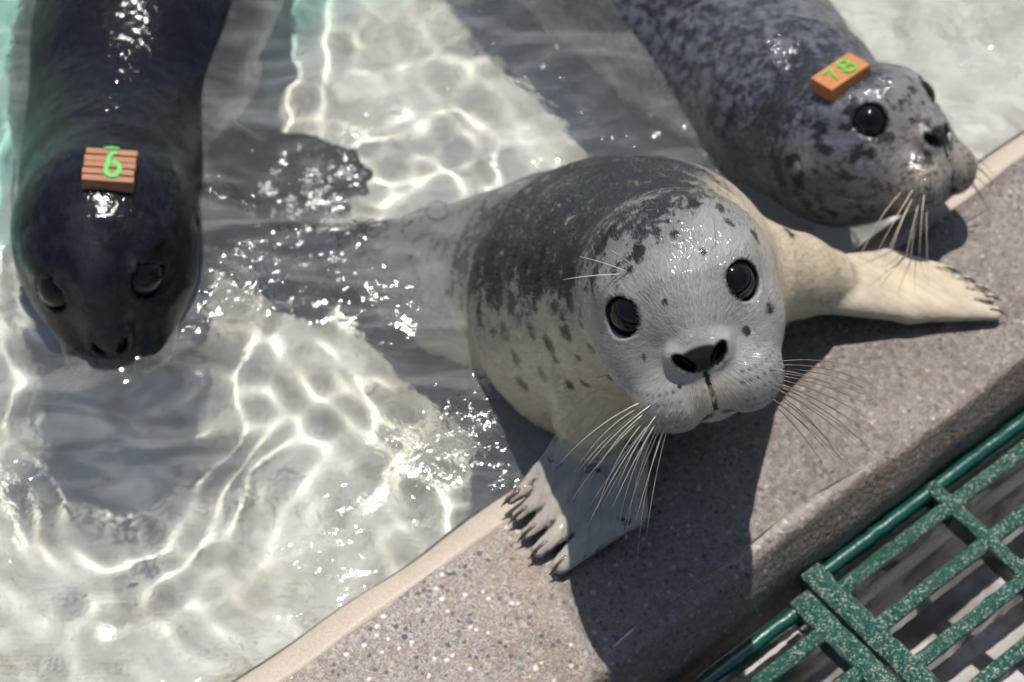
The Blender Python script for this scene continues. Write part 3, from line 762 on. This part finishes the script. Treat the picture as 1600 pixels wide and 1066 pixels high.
# --- the black pup swimming towards the camera at the left
H2 = Head(8.6, 53, -2.2, 167, 372, .026, 1.05, .30)
SP2 = [(H2.wld((0, -12, -20)), .060), (P(178, 290, -.018), .066), (P(196, 198, -.058), .082), (P(222, 95, -.066), .096), (P(258, -35, -.072), .104), (P(300, -190, -.07), .095), (P(350, -340, -.09), .07)]
fl2 = [[(U(300, 200, -.07), .030), (U(400, 255, -.087), .022)]]
dg2 = [[(U(370, 225, -.087), .014), (U(470, 232, -.082), .013), (U(545, 243, -.078), .006)], [(U(375, 240, -.087), .014), (U(480, 262, -.082), .012), (U(575, 272, -.078), .005)],
       [(U(375, 255, -.087), .014), (U(480, 290, -.084), .011), (U(568, 302, -.080), .005)], [(U(370, 268, -.088), .013), (U(460, 316, -.086), .010), (U(535, 335, -.084), .005)], [(U(360, 278, -.090), .013), (U(430, 335, -.088), .010), (U(490, 362, -.087), .005)]]
def paint2(s, V, L):
    r, u = near_axis(V, SP2)
    hd = 1 - sstep(np.sqrt((L ** 2).sum(1)), 78, 95) * (L[:, 2] < 40)
    q = L.copy(); q[:, 0] = np.abs(q[:, 0])
    dark = np.where(hd > .5, .62, .74 - .30 * sstep(-r[:, 2], -.2, .6))
    dark = dark - .40 * np.exp(-((q[:, 0]) / 16) ** 2) * (L[:, 2] > 20) * sstep(L[:, 1], -20, 20)
    pale = np.exp(-((q - np.array([67, 8, 6])) ** 2).sum(1) / 9 ** 2) + .6 * np.exp(-((q - (EYE_C + np.array([0, 17, 6]))) ** 2).sum(1) / 8 ** 2)
    blk = np.maximum(face_black(s, L, 0) * (L[:, 2] > -5), .7 * np.exp(-((q - EYE_C) ** 2).sum(1) / 24 ** 2))
    return np.stack([dark - pale * .55, blk * .95, np.clip(pale, 0, 1)], 1)
M_S2 = mat_seal('black wet coat', (.022, .020, .026), (.004, .004, .005), (.20, .13, .10), (.006, .005, .006), (60, 150), .28, .5, .65, .02, .08)
s2 = Seal('black seal pup numbered 6 swimming towards the camera at the left', H2, SP2, .05, [limb(1.2, .02, fl2), limb(1.9, .020, dg2, .03), limb(2.4, .012, [[(p, r * 1.25) for p, r in c] for c in webs(dg2, .85)], .03)], .0040, M_S2, paint2, tuple(P(196, 190, -.12)))
add_whiskers(s2, lambda r, c, sd: c >= 3 and r <= 3 and (r + c) % 2 == 0, lambda r, c, sd: .026 + .004 * c, {-1: M_WHISKD, 1: M_WHISKD}, droop=.05, seed=9)

# --- the speckled grey pup with its chin at the pool edge, upper right
H3 = Head(27, 12, 35, 1333, 218, .060, .93, .22)
SP3 = [(H3.wld((0, -10, -24)), .056), (P(1236, 168, .012), .068), (P(1165, 118, -.042), .084), (P(1080, 45, -.070), .098), (P(978, -50, -.082), .106), (P(860, -190, -.055), .10), (P(760, -290, -.08), .07)]
def paint3(s, V, L):
    r, u = near_axis(V, SP3)
    hd = (1 - sstep(np.sqrt((L ** 2).sum(1)), 72, 92)); hd = np.maximum(hd, sstep(L[:, 2], 20, 40))
    up = L[:, 1] - .35 * L[:, 2]
    dark = (1 - hd) * (.50 - .12 * sstep(-r[:, 2], -.3, .5)) + hd * (.36 + .26 * sstep(up, 15, 52) + .22 * sstep(-L[:, 2], -5, 45))
    q = L.copy(); q[:, 0] = np.abs(q[:, 0])
    dark -= .35 * np.exp(-((q - np.array([66, 2, 8])) ** 2).sum(1) / 10 ** 2) + .3 * np.exp(-((q - (EYE_C + np.array([-2, 17, 4]))) ** 2).sum(1) / 9 ** 2)
    cream = hd * np.clip(.35 * sstep(-L[:, 1], 10, 40) + sstep(L[:, 2], 50, 92) * .7 + .5 * np.exp(-((q - np.array([66, 2, 8])) ** 2).sum(1) / 12 ** 2), 0, 1)
    blk = face_black(s, L, 1.0) * (L[:, 2] > -5)
    nn = vnoise(V * 110, 4); n3 = vnoise(V * 330, 8)
    blk = np.maximum(blk, .9 * sstep(nn + .35 * (n3 - .5) - .10 * (1 - hd), .66, .74))
    return np.stack([dark, blk, cream], 1)
M_S3 = mat_seal('speckled grey coat', (.20, .21, .24), (.014, .016, .021), (.46, .39, .30), (.013, .011, .012), (85, 240), .20, .5, .6)
s3 = Seal('speckled grey seal pup numbered 78 with its chin beside the pool edge', H3, SP3, .045, [], .0036, M_S3, paint3, tuple(P(1165, 100, -.12)))
add_whiskers(s3, lambda r, c, sd: c >= 4 and r <= 3 and (r + c) % 2 == 0, lambda r, c, sd: (.030 + .006 * c) if sd < 0 else .03, {-1: M_WHISK, 1: M_WHISKD}, droop=.45, seed=5, rad=.00042)

s2.fur(70000, .0042, .00018, furry, 3); s3.fur(110000, .0042, .00018, furry, 4)

# ------------------------------------------------------------------ water surface
def water():
    hs = .004
    xs = np.concatenate([np.arange(-2.0, -.72, .02), np.arange(-.72, .72, hs), np.arange(.72, 2.0, .02)])
    ys = np.concatenate([np.arange(-1.3, -.52, .02), np.arange(-.52, .62, hs), np.arange(.62, 2.4, .02)])
    X, Y = np.meshgrid(xs, ys); Z = wave(X, Y)
    # ripples and a meniscus where the water laps round each animal
    pts = np.stack([X.ravel(), Y.ravel(), 0 * X.ravel()], 1); rip = np.zeros(X.size)
    for sl, am in ((s1, 1.0), (s2, 1.1), (s3, .9)):
        d = np.maximum(sl.f(pts), 0).astype(float); ang = np.arctan2(pts[:, 1] - sl.head.C[1], pts[:, 0] - sl.head.C[0])
        rip += am * (.0020 * np.exp(-d / .0055) + .00060 * np.cos(2 * np.pi * d / (.026 + .006 * np.sin(3 * ang)) + 2 * np.sin(5 * ang)) * np.exp(-(d / .055) ** 2) * (.6 + .4 * np.sin(7 * ang + 3 * sl.head.C[0])))
    Z = Z + rip.reshape(X.shape)
    nd = (X - A0[0]) * N[0] + (Y - A0[1]) * N[1]
    keep = nd < -.012
    i = np.arange(X.size).reshape(X.shape)
    q = np.stack([i[:-1, :-1], i[:-1, 1:], i[1:, 1:], i[1:, :-1]], -1).reshape(-1, 4)
    q = q[keep.ravel()[q].all(1)]
    v = np.stack([X, Y, Z], -1).reshape(-1, 3)
    used = np.unique(q); rem = np.full(len(v), -1); rem[used] = np.arange(len(used))
    return mesh('pool_water', v[used], rem[q], True)
wat = struct(link('pool_water', water(), None, M_WATER)); wat.cycles.is_caustics_caster = True

# ------------------------------------------------------------------ glued-on wooden number blocks
def mat_wood(c0, c1, sc):
    m = NT('weathered cedar'); co = m.obj()
    mp = m.n('Mapping', Vector=co, Scale=(sc, sc * 9, sc * 9)); n = m.noise(mp.outputs[0], 1.0, 4)
    return m.out(Base_Color=m.mix(n.outputs[0], c0, c1), Roughness=.7, Specular_IOR_Level=.2, Normal=m.bump(n.outputs[0], .5, .0008))
M_WOOD1 = mat_wood((.20, .075, .035), (.50, .26, .15), 60); M_WOOD2 = mat_wood((.25, .07, .02), (.62, .27, .11), 60)
M_PAINT = mat_plain('green marker paint', (.03, .46, .045), .5, .1)
def rbox(x0, x1, y0, y1, z0, z1, b):
    bm = bmesh.new(); bmesh.ops.create_cube(bm, size=1)
    for v in bm.verts: v.co = Vector(((x0 + x1) / 2 + v.co.x * (x1 - x0), (y0 + y1) / 2 + v.co.y * (y1 - y0), (z0 + z1) / 2 + v.co.z * (z1 - z0)))
    bmesh.ops.bevel(bm, geom=bm.edges[:], offset=b, segments=2, profile=.6, affect='EDGES')
    me = bpy.data.meshes.new('block'); bm.to_mesh(me); bm.free(); return me
def stroke(path, w, z, h=.0009):
    """flat painted stroke with round ends following a 2-D path"""
    pts = [np.array(p, float) for p in path]; v = []; f = []; k = len(pts)
    for i, p in enumerate(pts):
        d = pts[min(i + 1, k - 1)] - pts[max(i - 1, 0)]; d /= np.linalg.norm(d) + 1e-9; n = np.array([-d[1], d[0]]); e = .55 if i in (0, k - 1) else 1
        ww = w * e * (1 + .12 * math.sin(3.1 * i))
        for sx, zz in ((1, z - h), (.8, z), (-.8, z), (-1, z - h)): v.append((*(p + n * ww * sx), zz + .0003))
    for i in range(k - 1):
        for j in range(3): a = i * 4 + j; f.append((a, a + 1, a + 5, a + 4))
    f += [(0, 1, 2, 3), tuple(range(4 * k - 1, 4 * k - 5, -1))]
    me = mesh('digit', v, f); bm = bmesh.new(); bm.from_mesh(me); bmesh.ops.recalc_face_normals(bm, faces=bm.faces); bm.to_mesh(me); bm.free(); return me
def arc(cx, cy, rx, ry, a0, a1, n=14): return [(cx + rx * math.cos(R(a0 + (a1 - a0) * i / n)), cy + ry * math.sin(R(a0 + (a1 - a0) * i / n))) for i in range(n + 1)]
def place(seal, px, py, xdir, tilt, sink):
    c, n = seal.hit(px, py)
    n = n * (1 - tilt) + np.array([0, 0, 1]) * tilt; n /= np.linalg.norm(n)
    x = np.array(xdir, float); x -= n * (x @ n); x /= np.linalg.norm(x); y = np.cross(n, x)
    M = Matrix([[x[0], y[0], n[0], 0], [x[1], y[1], n[1], 0], [x[2], y[2], n[2], 0], [0, 0, 0, 1]])
    return Matrix.Translation(Vector(c - n * sink - seal.off)) @ M
# seal 6: block of five glued strips
Mx = place(s2, 172, 270, (1, -.02, 0), .35, .003)
root = None
w2, d2 = .0195, .0165
base = link('number_block', rbox(-w2, w2, -d2, d2, 0, .0075, .0008), s2.root, M_WOOD1); base.matrix_local = Mx
for k in range(5):
    a = -d2 + k * 2 * d2 / 5
    link('wood_strip', rbox(-w2 - .0006 * (k % 2), w2 + .0005 * ((k + 1) % 2), a + .0005, a + 2 * d2 / 5 - .0005, .005, .0122 + .0004 * (k % 3), .0009), base, M_WOOD1)
zt = .0131
link('painted_digit', stroke([(.0052, .0115), (.0022, .0118), (-.001, .0085)] + arc(.0030, -.0045, .0052, .0068, 150, 480, 18), .0021, zt), base, M_PAINT)
link('painted_digit', stroke([(-.006, .0158), (0, .0165), (.0062, .0160)], .0013, zt + .0004), base, M_PAINT)
# seal 78: single block
Mx = place(s3, 1316, 128, (.78, .60, .1), .30, .004)
base = link('number_block', rbox(-.0200, .0200, -.0125, .0125, 0, .0150, .0012), s3.root, M_WOOD2); base.matrix_local = Mx
zt = .0158
link('painted_digit', stroke([(-.0125, .0060), (-.0085, .0070), (-.0045, .0068), (-.0070, .0010), (-.0085, -.0075)], .0014, zt), base, M_PAINT)
link('painted_digit', stroke(arc(.0065, .0042, .0040, .0036, -90, 250, 14) + arc(.0065, -.0042, .0048, .0042, 90, -260, 16), .0014, zt), base, M_PAINT)

# ------------------------------------------------------------------ bubbles on the water
def mat_bubble():
    m = NT('soap-thin bubble'); g = m.n('LayerWeight', Blend=.25)
    t = m.t.nodes.new('ShaderNodeBsdfTransparent'); gl = m.t.nodes.new('ShaderNodeBsdfGlossy'); gl.inputs['Roughness'].default_value = .02
    mx = m.t.nodes.new('ShaderNodeMixShader'); m.set(mx.inputs[0], m.math('MULTIPLY', g.outputs['Fresnel'], .9)); m.set(mx.inputs[1], t); m.set(mx.inputs[2], gl)
    m.t.links.new(mx.outputs[0], m.t.nodes['Material Output'].inputs[0]); return m.m
M_BUB = mat_bubble()
def bubble(px, py, r, label):
    v, f = [], []
    for j in range(9):
        a = math.pi / 2 * j / 8
        for i in range(24): b = 2 * math.pi * i / 24; v.append((r * math.cos(a) * math.cos(b), r * math.cos(a) * math.sin(b), r * .8 * math.sin(a)))
    for j in range(8):
        for i in range(24): f.append((j * 24 + i, j * 24 + (i + 1) % 24, (j + 1) * 24 + (i + 1) % 24, (j + 1) * 24 + i))
    o = link('bubble', mesh('bubble', v, f, True), None, M_BUB); c = P(px, py, 0)
    o.location = (c[0], c[1], float(wave(np.array([c[0]]), np.array([c[1]]))[0]) - .0005); tag(o, label, 'bubble', 'air bubbles on the water')
bubble(683, 331, .0100, 'largest round air bubble on the water behind the pale pup')
bubble(780, 325, .0062, 'small air bubble on the water touching the pale pup')
bubble(581, 364, .0068, 'air bubble on the water nearest the dark flipper')

# ------------------------------------------------------------------ standing water held by the rounded edge of the coping
def bead(t0, t1):
    rr = random.Random(5); v, f = [], []; ts = np.arange(t0, t1, .004); k = 9
    for i, t in enumerate(ts):
        e = min(1, (t - t0) / .05, (t1 - t) / .03) + .02; c = .1335 + .0022 * math.sin(14 * t + 1) + .0009 * math.sin(61 * t); hw = (.0050 + .0015 * math.sin(37 * t)) * e
        for j in range(k):
            x = -1 + 2 * j / (k - 1); v.append(tn(t, c + hw * x, ZD + (.0012 + .0004 * math.sin(95 * t)) * e * (1 - x * x) - .0002 - .0002 * (j in (0, k - 1)) - (max(0, c + hw * x - .136) * .25)))
    for i in range(len(ts) - 1):
        for j in range(k - 1): a = i * k + j; f.append((a, a + k, a + k + 1, a + 1))
    return mesh('water_bead', v, f, True)
M_BEAD = NT('standing water').out(Base_Color=(1., 1., 1.), Roughness=.17, IOR=1.333, Transmission_Weight=1.0)
struct(link('water_bead', bead(.18, .46), None, M_BEAD))
